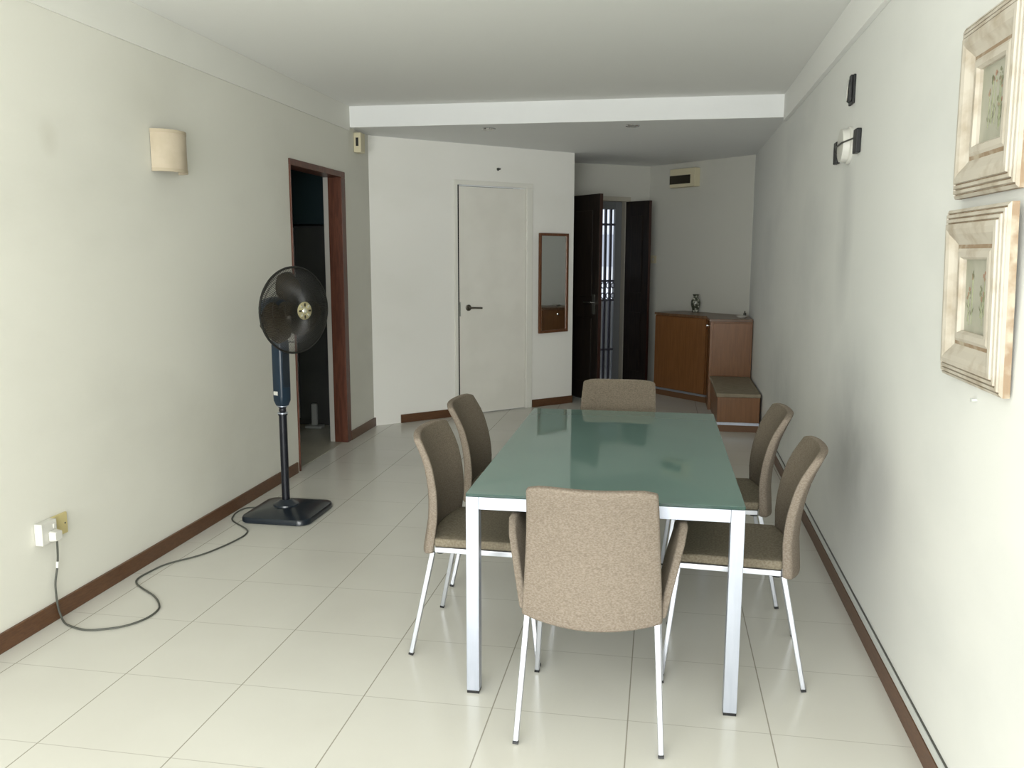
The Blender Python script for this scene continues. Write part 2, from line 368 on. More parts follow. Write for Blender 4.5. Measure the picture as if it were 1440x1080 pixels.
struct(b.build('wall_side_room', M_kwall), 'dim walls of the unlit side room', 'wall')
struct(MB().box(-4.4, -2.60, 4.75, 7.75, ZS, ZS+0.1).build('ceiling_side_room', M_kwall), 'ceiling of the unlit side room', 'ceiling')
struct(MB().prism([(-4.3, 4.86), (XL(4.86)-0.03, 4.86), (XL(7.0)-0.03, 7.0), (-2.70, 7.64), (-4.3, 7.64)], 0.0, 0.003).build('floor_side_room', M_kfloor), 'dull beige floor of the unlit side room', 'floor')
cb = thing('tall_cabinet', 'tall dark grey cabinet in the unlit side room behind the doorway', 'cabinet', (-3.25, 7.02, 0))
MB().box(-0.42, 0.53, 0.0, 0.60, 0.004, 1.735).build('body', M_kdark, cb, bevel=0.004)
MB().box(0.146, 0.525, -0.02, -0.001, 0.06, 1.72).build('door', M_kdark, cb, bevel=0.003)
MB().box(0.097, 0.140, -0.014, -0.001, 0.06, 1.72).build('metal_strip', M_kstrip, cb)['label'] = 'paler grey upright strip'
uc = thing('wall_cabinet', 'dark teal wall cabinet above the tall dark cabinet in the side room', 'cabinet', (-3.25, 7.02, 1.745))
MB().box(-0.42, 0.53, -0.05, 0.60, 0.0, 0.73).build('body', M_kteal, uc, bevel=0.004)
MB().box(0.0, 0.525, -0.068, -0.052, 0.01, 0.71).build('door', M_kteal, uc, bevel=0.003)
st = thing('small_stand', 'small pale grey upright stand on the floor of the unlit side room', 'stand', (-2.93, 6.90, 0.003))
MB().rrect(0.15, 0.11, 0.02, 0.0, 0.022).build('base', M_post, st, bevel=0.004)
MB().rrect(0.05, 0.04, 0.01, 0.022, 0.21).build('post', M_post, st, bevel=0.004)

# ------------------------------------------------------------------ white door in the slanted wall
d1 = thing('door_1', 'plain white flush door with a lever handle in the slanted wall', 'door', *wall_frame(A2, DAB, 0.826)); d1['kind'] = 'structure'
f = MB(); f.box(0.001, 0.033, -0.014, 0.118, 0.001, 2.118); f.box(0.797, 0.865, -0.014, 0.118, 0.001, 2.118); f.box(0.001, 0.865, -0.014, 0.118, 2.118, 2.159)
f.build('door_frame', M_frame_w, d1, bevel=0.003)
MB().box(0.0575, 0.791, 0.006, 0.044, 0.008, 2.105).build('door_leaf', M_door, d1, bevel=0.002)
MB().box(0.0335, 0.0572, 0.008, 0.07, 0.001, 2.117).build('door_gap_shade', M_black, d1)  # black strip standing in for the dark gap beside the leaf
h = MB(TR(0.15, 0.004, 1.007) @ RX(PI/2)).lathe([(0.0, 0.0), (0.029, 0.0), (0.029, 0.007), (0.024, 0.011), (0.011, 0.012), (0.011, 0.045), (0.0, 0.046)], 24)
hd = h.build('door_handle', M_handle, d1, smooth=True)
MB().tube(catmull([(0.15, -0.040, 1.007), (0.18, -0.046, 1.007), (0.23, -0.044, 1.004), (0.272, -0.042, 1.002)], 5), 0.0085, 10).build('lever', M_handle, hd, smooth=True)
MB().box(0.0580, 0.068, 0.0035, 0.0058, 0.93, 1.06).build('lock_plate', M_chrome, d1)
for z in (0.34, 1.58, 1.76):
    MB(TR(0.795, -0.003, z)).lathe([(0.007, -0.05), (0.007, 0.05)], 10).build('hinge', M_door, d1, smooth=True)

# ------------------------------------------------------------------ mirror
mloc, mrot = wall_frame(A2, DAB, 2.12, 0.735)
mrot += math.radians(8.0)
mr = thing('wall_mirror', 'tall narrow mirror in a thin reddish wood frame beside the white door', 'mirror', mloc, mrot)
mloc = (mloc[0]+math.cos(mrot)*-0.198, mloc[1]+math.sin(mrot)*-0.198, mloc[2]); mr.location = mloc
f = MB(); f.box(-0.198, -0.172, -0.022, -0.001, 0, 0.965); f.box(0.172, 0.198, -0.022, -0.001, 0, 0.965); f.box(-0.172, 0.172, -0.022, -0.001, 0, 0.026); f.box(-0.172, 0.172, -0.022, -0.001, 0.939, 0.965)
f.build('mirror_frame', M_mirrorframe, mr, bevel=0.002)
MB().box(-0.172, 0.172, -0.012, -0.002, 0.026, 0.939).build('mirror_glass', M_mirror, mr)
# small dark hook above the white door
lc, rz = wall_frame(A2, DAB, 1.30, 2.275)
hk = MB(TR(*lc) @ RZ(rz) @ RX(PI/2)).lathe([(0.0, 0.0005), (0.014, 0.0005), (0.013, 0.008), (0.006, 0.012), (0.006, 0.03), (0.009, 0.034), (0.0, 0.036)], 16).build('wall_hook', M_cover, smooth=True)
tag(hk, 'tiny dark hook on the wall above the white door', 'hook')

# ------------------------------------------------------------------ entrance: frame, two dark leaves, gate, corridor
eloc, erot = wall_frame(E2, DEC, 0.27)
OW = 1.328-0.27
fr = thing('door_3', 'beige entrance door frame behind the dark doors', 'door frame', eloc, erot); fr['kind'] = 'structure'
f = MB(); f.box(0.001, 0.06, -0.012, 0.135, 0.001, 2.085); f.box(OW-0.07, OW-0.001, -0.012, 0.135, 0.001, 2.085); f.box(0.001, OW-0.001, -0.012, 0.135, 2.085, 2.133)
f.build('door_frame', mat('beige_frame', (0.45, 0.42, 0.35), 0.5), fr, bevel=0.003)
def dark_leaf(name, label, hinge, free, z1, flip, handle):
    d = (Vector(free)-Vector(hinge)); Lw = d.length
    t = thing(name, label, 'door', (hinge[0], hinge[1], 0), math.atan2(d.y, d.x)); t['kind'] = 'structure'
    MB().box(0, Lw, -0.02, 0.02, 0.012, z1).build('door_leaf', M_dark, t, bevel=0.002)
    MB().box(Lw+0.0002, Lw+0.002, -0.018, 0.018, 0.014, z1-0.002).build('door_edge', M_darkedge, t)['label'] = 'red-brown edge of the leaf'
    cols = [(0.11, Lw/2-0.04), (Lw/2+0.04, Lw-0.11)] if Lw > 0.6 else [(0.09, Lw-0.09)]
    for s in (-1, 1):
        for x0, x1 in cols:
            for z0, z2 in ((0.2, 0.86), (1.08, z1-0.16)):
                y0, y1 = (0.021, 0.028) if s > 0 else (-0.028, -0.021)
                q = MB(); q.box(x0, x1, y0, y1, z0, z2)
                q.build('door_panel', M_dark, t, bevel=0.006)
    if handle:
        for s in (-1, 1):
            p = MB().rrect(0.045, 0.2, 0.01, 0.0, 0.006)
            p.M = Matrix(); pv = [(v[0]+Lw-0.075, s*(0.0205+v[2]), 1.0+v[1]) for v in p.v]; p.v = pv
            hp = p.build('handle_plate', M_cover, t)
            MB().tube([(Lw-0.075, s*0.0265, 1.02), (Lw-0.075, s*0.065, 1.02), (Lw-0.10, s*0.068, 1.02), (Lw-0.19, s*0.066, 1.018)], 0.009, 10).build('lever', M_chrome, hp, smooth=True)
    return t
hL = (E2.x+DEC.x*0.335-0.0, E2.y+DEC.y*0.335); 
nEC = Vector((DEC.y, -DEC.x))                                      # into the room
hL = (hL[0]+nEC.x*0.045, hL[1]+nEC.y*0.045)
dark_leaf('door_4', 'wide dark timber entrance door leaf standing open at the left', hL, (-0.595, 8.60), 2.09, 1, True)
hR = (E2.x+DEC.x*1.262+nEC.x*0.045, E2.y+DEC.y*1.262+nEC.y*0.045)
dark_leaf('door_5', 'narrow dark timber entrance door leaf standing open at the right', hR, (-0.130, 9.575), 2.078, 1, False)

gt = thing('metal_gate', 'grey metal entrance gate with dark vertical bars between the open dark doors', 'gate', eloc, erot)
g = MB(); GX0, GX1 = 0.062, OW-0.072
g.box(GX0, GX0+0.05, 0.06, 0.10, 0.012, 2.083); g.box(GX1-0.085, GX1, 0.06, 0.10, 0.012, 2.083); g.box(GX0+0.05, GX1-0.085, 0.06, 0.10, 2.0, 2.083); g.box(GX0+0.05, GX1-0.085, 0.06, 0.10, 0.012, 0.07)
g.build('gate_frame', M_gate, gt, bevel=0.003)
nb = 12
bx = [GX1-0.13-0.066*i for i in range(nb) if GX1-0.13-0.066*i > GX0+0.06]
for x in bx:
    MB().box(x-0.013, x+0.013, 0.068, 0.092, 0.07, 2.0).build('gate_bar', M_gatebar, gt)
for z in (0.42, 0.985, 1.20, 1.83):
    q = MB()
    q.box(GX0+0.05, GX1-0.085, 0.055, 0.067, z-0.012, z+0.012)
    q.build('gate_rail', M_gatebar, gt)
for i, x in enumerate(bx[:6]):
    xm = x+0.033
    MB().tube([(xm+0.022*math.cos(a)*1.0, 0.061, 1.035+0.03*math.sin(a)) for a in [2*PI*k/14 for k in range(14)]], 0.006, 6, True).build('gate_scroll', M_gatebar, gt, smooth=True)
    MB().tube([(xm+0.022*math.cos(a), 0.061, 1.15+0.03*math.sin(a)) for a in [2*PI*k/14 for k in range(14)]], 0.006, 6, True).build('gate_scroll', M_gatebar, gt, smooth=True)
# corridor outside
M = Matrix.Translation((E2.x, E2.y, 0)) @ RZ(math.atan2(DEC.y, DEC.x))
struct(MB(M).box(-1.5, 4.5, 0.145, 1.72, -0.1, -0.005).build('floor_corridor', M_parapet), 'cement floor of the outside corridor', 'floor')
struct(MB(M).box(-1.5, 4.5, 1.60, 1.72, -0.004, 0.90).build('wall_corridor', M_parapet), 'grey parapet of the outside corridor', 'parapet')
struct(MB(M).box(-1.5, 4.5, 0.145, 1.75, 2.62, 2.72).build('ceiling_corridor', M_parapet), 'slab above the outside corridor', 'ceiling')
struct(MB(M).box(-1.5, 4.5, 1.60, 1.72, 2.09, 2.619).build('trim_4', M_parapet), 'drop beam at the corridor edge', 'beam')
ab = thing('apartment_block', 'pale apartment block outside seen through the entrance gate', 'building', (-2.0, 36.0, -6), 0.0)
MB().box(-9, 13, 0, 6, 0, 16).build('wall', M_block, ab)
for k in range(5):
    q = MB(); q.box(-8.6, 12.6, -0.06, -0.01, 1.4+2.8*k, 2.7+2.8*k)
    q.build('window_band', M_blockwin, ab)

# ------------------------------------------------------------------ breaker box and switch on the back wall
lc, rz = wall_frame(C2, DCD, 0.385, 2.215)
bb = thing('breaker_box', 'cream breaker box with a dark window high on the back wall', 'breaker box', lc, rz)
MB().box(0.0, 0.36, -0.085, -0.001, 0, 0.195).build('housing', M_ivory, bb, bevel=0.006)
MB().box(0.005, 0.30, -0.092, -0.0855, 0.035, 0.125).build('window', M_smoke, bb, bevel=0.002)
lc, rz = wall_frame(C2, DCD, 0.07, 1.40)
sw = thing('light_switch', 'small cream light switch on the wall beside the narrow dark door', 'switch', lc, rz)
MB().box(-0.02, 0.066, -0.009, -0.001, 0.0, 0.086).build('plate', M_ivory, sw, bevel=0.003)
MB().box(0.012, 0.034, -0.013, -0.0095, 0.03, 0.056).build('rocker', M_white_pl, sw, bevel=0.001)

# ------------------------------------------------------------------ corner shoe cabinet, tall unit, bench, counter
nCD = Vector((DCD.y, -DCD.x))                                      # into the room
F1 = Vector((-0.035, 9.31)); F2 = Vector((0.478, 8.80))
def offp(P, k): return Vector((P.x-nCD.x*k, P.y-nCD.y*k))
def depth(P): return (P-C2).dot(nCD)
G1 = offp(F1, depth(F1)-0.004); G2 = offp(F2, depth(F2)-0.004)
cab = thing('shoe_cabinet', 'wide orange-brown shoe cabinet set diagonally against the back wall', 'cabinet', (0, 0, 0))
MB().prism([F1, F2, G2, G1], 0.085, 0.862).build('body', M_wood, cab)
MB().prism([F1+Vector((0.01, 0.012)), F2+Vector((0.005, 0.012)), G2, G1], 0.0, 0.06).build('plinth', M_woodplinth, cab)
def facebox(P, Q, s0, s1, y0, y1, z0, z1):
    d = (Q-P).normalized()
    return MB(Matrix.Translation((P.x, P.y, 0)) @ RZ(math.atan2(d.y, d.x))).box(s0, s1, y0, y1, z0, z1)
LF = (F2-F1).length
facebox(F1, F2, 0.0, LF, -0.006, 0.02, 0.062, 0.082).build('metal_strip', M_alu, cab)['label'] = 'pale metal strip under the doors'
facebox(F1, F2, 0.004, LF-0.008, -0.018, -0.001, 0.088, 0.855).build('door', M_wood, cab, bevel=0.002)
# tall narrow unit against the right wall
xr = lambda y: XR(y)-0.004
Yf = 8.43
tu = thing('corner_cabinet', 'narrow orange-brown cabinet in the corner rising behind the low bench', 'cabinet', (0, 0, 0))
MB().prism([(0.485, Yf), (xr(Yf)-0.004, Yf), (xr(8.95)-0.004, 8.90), (0.82, 9.0), (0.487, 8.78)], 0.0, 0.862).build('body', M_wood, tu)
MB().box(0.512, xr(Yf)-0.02, Yf-0.016, Yf-0.001, 0.338, 0.85).build('door', M_wood, tu, bevel=0.002)
kn = MB(TR(0.482, 8.60, 0.81) @ RY(-PI/2)).lathe([(0.0, 0), (0.006, 0), (0.006, 0.012), (0.013, 0.016), (0.012, 0.026), (0.0, 0.028)], 16).build('knob', M_chrome, tu, smooth=True)
# bench
bn = thing('storage_bench', 'low orange-brown storage bench with taupe top along the right wall', 'bench', (0, 0, 0))
Y0b = 7.37
MB().prism([(0.505, Y0b), (XR(Y0b)-0.02, Y0b), (XR(Yf)-0.02, Yf-0.018), (0.505, Yf-0.018)], 0.085, 0.30).build('body', M_wood, bn, bevel=0.002)
MB().prism([(0.515, Y0b+0.012), (XR(Y0b)-0.022, Y0b+0.012), (XR(Yf)-0.022, Yf-0.018), (0.515, Yf-0.018)], 0.0, 0.06).build('plinth', M_woodplinth, bn)
MB().prism([(0.502, Y0b-0.004), (XR(Y0b)-0.02, Y0b-0.004), (XR(Y0b)-0.02, Y0b+0.02), (0.502, Y0b+0.02)], 0.061, 0.084).build('metal_strip', M_alu, bn)
MB().prism([(0.495, Y0b-0.012), (XR(Y0b)-0.016, Y0b-0.012), (XR(Yf)-0.017, Yf-0.018), (0.495, Yf-0.018)], 0.301, 0.335).build('top', M_bench, bn, bevel=0.006)
# counter over both units
o1 = F1+Vector((-0.02, -0.006)); o2 = F2+Vector((-0.012, -0.02)); h1 = offp(o1, depth(o1)-0.004)
co = MB().prism([o1, o2, Vector((0.472, Yf-0.022)), Vector((XR(Yf)-0.006, Yf-0.022)), Vector((XR(8.96)-0.006, 8.975)), h1], 0.863, 0.888).build('countertop', M_woodtop, bevel=0.003)
tag(co, 'dark brown countertop lying over the shoe cabinets in the far corner', 'countertop')
va = MB(TR(0.375, 9.375, 0.8885)).lathe([(0.0, 0), (0.036, 0), (0.038, 0.012), (0.036, 0.03), (0.048, 0.075), (0.05, 0.105), (0.044, 0.13), (0.030, 0.148), (0.026, 0.165), (0.030, 0.18), (0.037, 0.19), (0.030, 0.188), (0.0, 0.17)], 28).build('porcelain_vase', M_vase, smooth=True)
tag(va, 'small mottled dark green and white porcelain vase on the cabinet top', 'vase')
tr_ = MB(TR(0.79, 8.62, 0.8885)).lathe([(0.0, 0), (0.035, 0), (0.055, 0.018), (0.052, 0.02), (0.034, 0.006), (0.0, 0.005)], 24).build('trinket_dish', M_white_pl, smooth=True)
tag(tr_, 'little pale dish on the cabinet top near the right wall', 'dish')
bo = MB(TR(0.835, 8.80, 0.8885)).lathe([(0.0, 0), (0.014, 0), (0.015, 0.03), (0.006, 0.042), (0.007, 0.055), (0.0, 0.056)], 16).build('small_bottle', M_cover, smooth=True)
tag(bo, 'tiny dark bottle on the cabinet top in the corner', 'bottle')

# ------------------------------------------------------------------ downlights, chime
for i, (x, y, lab) in enumerate(((-1.37, 6.83, 'round recessed downlight nearer the left wall in the lowered ceiling'), (-0.245, 6.83, 'round recessed downlight nearer the right wall in the lowered ceiling'))):
    dl = thing('downlight', lab, 'downlight', (x, y, ZS), 0, 'downlights in the lowered ceiling')
    MB().tube([(0.048*math.cos(2*PI*k/28), 0.048*math.sin(2*PI*k/28), -0.004) for k in range(28)], 0.008, 8, True).build('ring', M_chrome, dl, smooth=True)
    MB().lathe([(0.0, -0.001), (0.036, -0.001), (0.030, -0.010), (0.0, -0.013)], 24).build('bulb', M_lampglass, dl, smooth=True)
    MB().lathe([(0.0365, -0.0012), (0.041, -0.0012), (0.041, -0.004), (0.0365, -0.004)], 24).build('rim', M_black, dl, smooth=True)
lc, rz = wall_frame(LP, DL, 6.715-YW, 2.30)
ch = thing('door_chime', 'small cream box with a black slot high on the left wall by the lowered ceiling', 'door chime', lc, rz)
MB().box(0.0, 0.10, -0.062, -0.001, 0.0, 0.155).build('housing', M_ivory, ch, bevel=0.006)
MB().box(-0.003, -0.0002, -0.042, -0.020, 0.05, 0.115).build('slot', M_black, ch)
MB().box(0.1002, 0.125, -0.045, -0.001, 0.012, 0.14).build('side_panel', M_cream_pl, ch, bevel=0.003)

# ------------------------------------------------------------------ wall sconce
lc, rz = wall_frame(LP, DL, 3.985-YW, 1.893)
sc = thing('wall_sconce', 'half-round parchment wall lamp on the left wall', 'wall lamp', lc, rz)
N = 24
def arc(r, dpt): return [(r*math.cos(PI+PI*k/N), -0.004+dpt*math.sin(PI+PI*k/N)) for k in range(N+1)]
def shell(r, dpt, z0, z1, t=0.003):
    o_ = arc(r, dpt); i_ = arc(r-t, dpt-t)[::-1]
    return MB().prism(o_+i_, z0, z1)
def shell2(r, dpt, z0, z1, t=0.003):
    b = MB(); o_ = arc(r, dpt); i_ = arc(r-t, dpt-t); n = len(o_)
    vs = [(x, y, z) for (x, y) in o_ for z in (z0, z1)]+[(x, y, z) for (x, y) in i_ for z in (z0, z1)]
    fs = []
    for k in range(n-1):
        a = 2*k; c = 2*n+2*k
        fs += [(a, a+2, a+3, a+1), (c, c+1, c+3, c+2), (a+1, a+3, c+3, c+1), (a, c, c+2, a+2)]
    fs += [(0, 1, 2*n+1, 2*n), (2*n-2, 4*n-2, 4*n-1, 2*n-1)]
    return b.add(vs, fs)
shell2(0.118, 0.098, 0.0, 0.197).build('lamp_shade', M_shade, sc, smooth=True)
shell2(0.120, 0.100, 0.182, 0.198).build('top_band', M_trim, sc, smooth=True)
shell2(0.120, 0.100, -0.001, 0.015).build('bottom_band', M_trim, sc, smooth=True)
MB().box(-0.05, 0.05, -0.012, -0.001, 0.05, 0.15).build('back_plate', M_white_pl, sc, bevel=0.002)
MB(TR(0, -0.05, 0.06)).lathe([(0.0, 0), (0.014, 0), (0.014, 0.03), (0.024, 0.05), (0.028, 0.075), (0.018, 0.1), (0.0, 0.105)], 18).build('bulb', M_lampglass, sc, smooth=True)

# ------------------------------------------------------------------ sockets
lc, rz = wall_frame(LP, DL, 2.945-YW, 0.343)
so = thing('wall_socket', 'white surface-mounted wall socket with a plug in it on the left wall', 'socket', lc, rz)
MB().box(-0.045, 0.043, -0.036, -0.001, 0.0, 0.09).build('housing', M_white_pl, so, bevel=0.003)
MB().box(0.018, 0.034, -0.041, -0.0362, 0.055, 0.076).build('switch', M_white_pl, so, bevel=0.002)
lc, rz = wall_frame(LP, DL, 3.037-YW, 0.343)
sp_ = thing('socket_plate', 'yellowed blank wall plate beside the white socket on the left wall', 'wall plate', lc, rz)
MB().box(-0.046, 0.046, -0.012, -0.001, 0.0, 0.09).build('plate', M_cream_pl, sp_, bevel=0.003)
for x in (-0.03, 0.03):
    MB(TR(x, -0.012, 0.045) @ RX(PI/2)).lathe([(0.0, 0), (0.004, 0), (0.003, 0.002), (0.0, 0.002)], 10).build('screw', M_cover, sp_)

# ------------------------------------------------------------------ standing fan
FX, FY = -2.11, 4.515
fan = thing('standing_fan', 'dark navy pedestal fan on a square base beside the dark doorway', 'fan', (FX, FY, 0))
b = MB(); b.rrect(0.40, 0.42, 0.06, 0.0, 0.022, 6, 1.0)
b.rrect(0.40, 0.42, 0.06, 0.022, 0.04, 6, 0.955); b.rrect(0.382, 0.401, 0.057, 0.04, 0.058, 6, 0.80)
b = MB()
def ringset(levels, w, d, r, n=7):
    vs = []; fs = []; N = 0
    for sc_, z in levels:
        pts = []
        W_, D_ = w*sc_, d*sc_; rr = r*sc_
        for cx, cy, a0 in ((W_/2-rr, D_/2-rr, 0), (-W_/2+rr, D_/2-rr, 90), (-W_/2+rr, -D_/2+rr, 180), (W_/2-rr, -D_/2+rr, 270)):
            for k in range(n+1):
                a = math.radians(a0+90*k/n); pts.append((cx+rr*math.cos(a), cy+rr*math.sin(a), z))
        N = len(pts); vs += pts
    for i in range(len(levels)-1):
        for k in range(N): fs.append((i*N+k, i*N+(k+1) % N, (i+1)*N+(k+1) % N, (i+1)*N+k))
    fs += [tuple(range(N-1, -1, -1)), tuple((len(levels)-1)*N+k for k in range(N))]
    return vs, fs
b.add(*ringset([(0.97, 0.0005), (1.0, 0.006), (1.0, 0.024), (0.975, 0.034), (0.80, 0.044), (0.5, 0.053), (0.30, 0.058)], 0.41, 0.43, 0.065))
b.v = [(x+0.012, y, z) for x, y, z in b.v]
b.build('base', M_navy, fan, smooth=True)
MB().lathe([(0.0, 0.055), (0.075, 0.055), (0.072, 0.066), (0.045, 0.078), (0.032, 0.09), (0.0, 0.09)], 28).build('collar', M_navy, fan, smooth=True)
MB().lathe([(0.0, 0.088), (0.0225, 0.088), (0.0225, 0.585), (0.0, 0.585)], 24).build('pole', M_pole, fan, smooth=True)
MB().lathe([(0.0, 0.585), (0.026, 0.585), (0.027, 0.590), (0.026, 0.595), (0.016, 0.596), (0.016, 0.602), (0.021, 0.612), (0.019, 0.625), (0.026, 0.636), (0.0, 0.636)], 24).build('height_clamp', M_pole, fan, smooth=True)
MB().lathe([(0.0165, 0.5955), (0.0285, 0.5955), (0.0285, 0.6015), (0.0165, 0.6015)], 24).build('clamp_ring', M_alu, fan, smooth=True)
MB().lathe([(0.0165, 0.6365), (0.0285, 0.6365), (0.0285, 0.6415), (0.0165, 0.6415)], 24).build('clamp_ring', M_alu, fan, smooth=True)
ax = Vector((0.90, -0.436, 0)).normalized()                       # the way the fan faces
RF = RZ(math.atan2(ax.y, ax.x))
cbx = MB(RF)
for z0, z1, s0, s1 in ((0.642, 0.675, 0.75, 1.0), (0.675, 1.00, 1.0, 1.0), (1.00, 1.03, 1.0, 0.8)):
    pass
vs, fs = ringset([(0.72, 0.642), (0.98, 0.672), (1.0, 0.70), (1.0, 0.985), (0.9, 1.02), (0.6, 1.05)], 0.085, 0.078, 0.022, 5)
cbx.add(vs, fs)
cb_ = cbx.build('control_box', M_navy2, fan, smooth=True)
MB(RF).box(0.0432, 0.046, -0.024, 0.024, 0.75, 0.96).build('control_panel', M_navy, cb_, bevel=0.002)
MB(RF @ TR(0, 0, 0)).box(-0.02, 0.012, -0.0425, -0.0395, 0.705, 0.727).build('maker_plate', M_white_pl, cb_)['label'] = 'small pale plate on the control box'
# head: local z = facing direction
hub = Vector((0, 0, 1.19)) + ax*0.135
H = Matrix.Translation(hub) @ ax.to_track_quat('Z', 'Y').to_matrix().to_4x4()
MB(H).lathe([(0.0, -0.265), (0.04, -0.262), (0.062, -0.23), (0.07, -0.16), (0.068, -0.11), (0.055, -0.092), (0.0, -0.09)], 28).build('motor_housing', M_navy2, fan, smooth=True)
MB(Matrix.Translation((0, 0, 0))).tube([(0, 0, 1.045), (-0.01*ax.x, -0.01*ax.y, 1.09), (-0.03*ax.x, -0.03*ax.y, 1.13)], [0.03, 0.028, 0.03], 14).build('neck', M_navy2, fan, smooth=True)
RC = 0.236
def cage(sgn, dep, n, r0):
    b = MB(H)
    for k in range(n):
        a = 2*PI*k/n
        pts = []
        for t in (0.0, 0.25, 0.5, 0.75, 0.93, 1.0):
            r = r0+(RC-0.004-r0)*t
            z = sgn*dep*(1-t**2.6)
            aa = a+0.30*(1-t)*1.0
            pts.append((r*math.cos(aa), r*math.sin(aa), z))
        b.tube(pts, 0.0013, 4)
    for rr, zz in ((r0+0.002, sgn*dep), (0.12, sgn*dep*0.80), (0.18, sgn*dep*0.45)):
        b.tube([(rr*math.cos(2*PI*k/40), rr*math.sin(2*PI*k/40), zz) for k in range(40)], 0.0016, 5, True)
    return b
cage(1, 0.080, 130, 0.048).build('front_grille', M_cage, fan, smooth=True)
cage(-1, 0.095, 130, 0.062).build('rear_grille', M_cage, fan, smooth=True)
MB(H).tube([(RC*math.cos(2*PI*k/56), RC*math.sin(2*PI*k/56), 0) for k in range(56)], 0.0062, 8, True).build('guard_ring', M_cage, fan, smooth=True)
bdg = MB(H).lathe([(0.0, 0.070), (0.050, 0.070), (0.052, 0.076), (0.049, 0.082), (0.040, 0.084), (0.0, 0.084)], 32).build('badge', M_badge, fan, smooth=True)
for k in range(8):
    a = 2*PI*k/8
    MB(H @ RZ(a) @ TR(0.033, 0, 0.0842)).rrect(0.018, 0.010, 0.003, 0, 0.002).build('badge_spoke', M_badge2 if k % 2 else M_smoke, bdg)
MB(H).lathe([(0.0, 0.084), (0.016, 0.084), (0.012, 0.089), (0.0, 0.091)], 20).build('badge_centre', M_badge2, bdg, smooth=True)
MB(H).lathe([(0.0, -0.088), (0.045, -0.088), (0.045, -0.02), (0.036, 0.0), (0.0, 0.004)], 24).build('blade_hub', M_blade, fan, smooth=True)
def blade(a0):
    b = MB(H @ RZ(a0)); nu, nv = 9, 8; vs = []; fs = []
    for i in range(nu):
        t = i/(nu-1); r = 0.038+0.172*t
        half = math.radians(18+36*math.sin(PI*min(1, t*0.95+0.05)**0.8)*1.0)
        for j in range(nv):
            s = j/(nv-1)*2-1
            a = s*half+0.35*t
            z = -0.035+0.030*s*(1-0.35*t)
            vs.append((r*math.cos(a), r*math.sin(a), z))
    n0 = len(vs); vs += [(x, y, z-0.0022) for x, y, z in vs]
    for i in range(nu-1):
        for j in range(nv-1):
            q = (i*nv+j, i*nv+j+1, (i+1)*nv+j+1, (i+1)*nv+j)
            fs.append(q); fs.append(tuple(n0+k for k in q[::-1]))
    edge = [j for j in range(nv)]+[i*nv+nv-1 for i in range(1, nu)]+[(nu-1)*nv+j for j in range(nv-2, -1, -1)]+[i*nv for i in range(nu-2, 0, -1)]
    for k in range(len(edge)):
        p, q = edge[k], edge[(k+1) % len(edge)]; fs.append((p, n0+p, n0+q, q))
    return b.add(vs, fs)
for k in range(3):
    blade(math.radians(200+120*k)).build('blade', M_blade, fan, smooth=True)
# power cord lying on the floor, up the wall to the plug
wx = lambda y: XL(y)+0.020
cord = [(-2.386, 2.962, 0.365), (-2.384, 2.968, 0.345), (-2.395, 2.980, 0.28), (-2.403, 2.983, 0.232), (wx(2.97), 2.973, 0.167), (wx(2.97), 2.971, 0.119), (wx(2.97), 2.976, 0.060), (wx(2.99)+0.004, 2.982, 0.022), (-2.375, 2.958, 0.0055)]
cord += [(x, y, 0.0052) for x, y in [(-2.327, 2.927), (-2.238, 2.902), (-2.164, 2.922), (-2.098, 2.968), (-2.06, 3.044), (-2.06, 3.124), (-2.09, 3.186), (-2.162, 3.263), (-2.267, 3.336), (-2.327, 3.385), (-2.355, 3.44), (-2.351, 3.529), (-2.327, 3.638), (-2.241, 3.765), (-2.198, 3.878), (-2.167, 4.025), (-2.165, 4.124), (-2.204, 4.202), (-2.345, 4.323), (-2.390, 4.419), (-2.402, 4.498), (-2.385, 4.567), (-2.33, 4.590)]]
cord += [(FX-0.190, 4.592, 0.014)]
local = [Vector(p)-Vector((FX, FY, 0)) for p in catmull(cord, 6)]
pc = MB().tube(local, 0.0042, 8).build('power_cord', M_cord, fan, smooth=True)
tp = [Vector(p)-Vector((FX, FY, 0)) for p in ((-2.400, 2.982, 0.252), (-2.404, 2.983, 0.225))]
MB().tube(tp, 0.0055, 8).build('tape', M_tape, pc, smooth=True)['label'] = 'white tape around the cord'
a, rz = wall_frame(LP, DL, 2.957-YW, 0.372)
pl = MB(TR(a[0]-FX, a[1]-FY, a[2]) @ RZ(rz) @ TR(0, -0.037, 0) @ RX(PI/2)).rrect(0.046, 0.044, 0.008, 0.0, 0.03, 4, 0.86).build('plug', M_white_pl, fan, bevel=0.002)

# ------------------------------------------------------------------ dining table
TX0, TX1, TY0, TY1, TZ = -0.624, 0.282, 2.695, 4.31, 0.712
tb = thing('dining_table', 'long dining table with a green frosted glass top on a square silver frame', 'table', ((TX0+TX1)/2, (TY0+TY1)/2, 0), 0.004)
hx, hy, lw = (TX1-TX0)/2, (TY1-TY0)/2, 0.044
for sx in (-1, 1):
    for sy in (-1, 1):
        x0, x1 = sorted((sx*hx, sx*(hx-lw))); y0, y1 = sorted((sy*hy, sy*(hy-lw)))
        lg = MB().box(x0, x1, y0, y1, 0.010, TZ-0.012).build('leg', M_alu, tb, bevel=0.0015)
        MB().box(x0+0.001, x1-0.001, y0+0.001, y1-0.001, 0.0003, 0.0099).build('foot_cap', M_black, lg)
for sy in (-1, 1):
    y0, y1 = sorted((sy*hy, sy*(hy-0.03)))
    MB().box(-hx+lw+0.0003, hx-lw-0.0003, y0, y1, TZ-0.054, TZ-0.012).build('rail', M_alu, tb, bevel=0.0012)
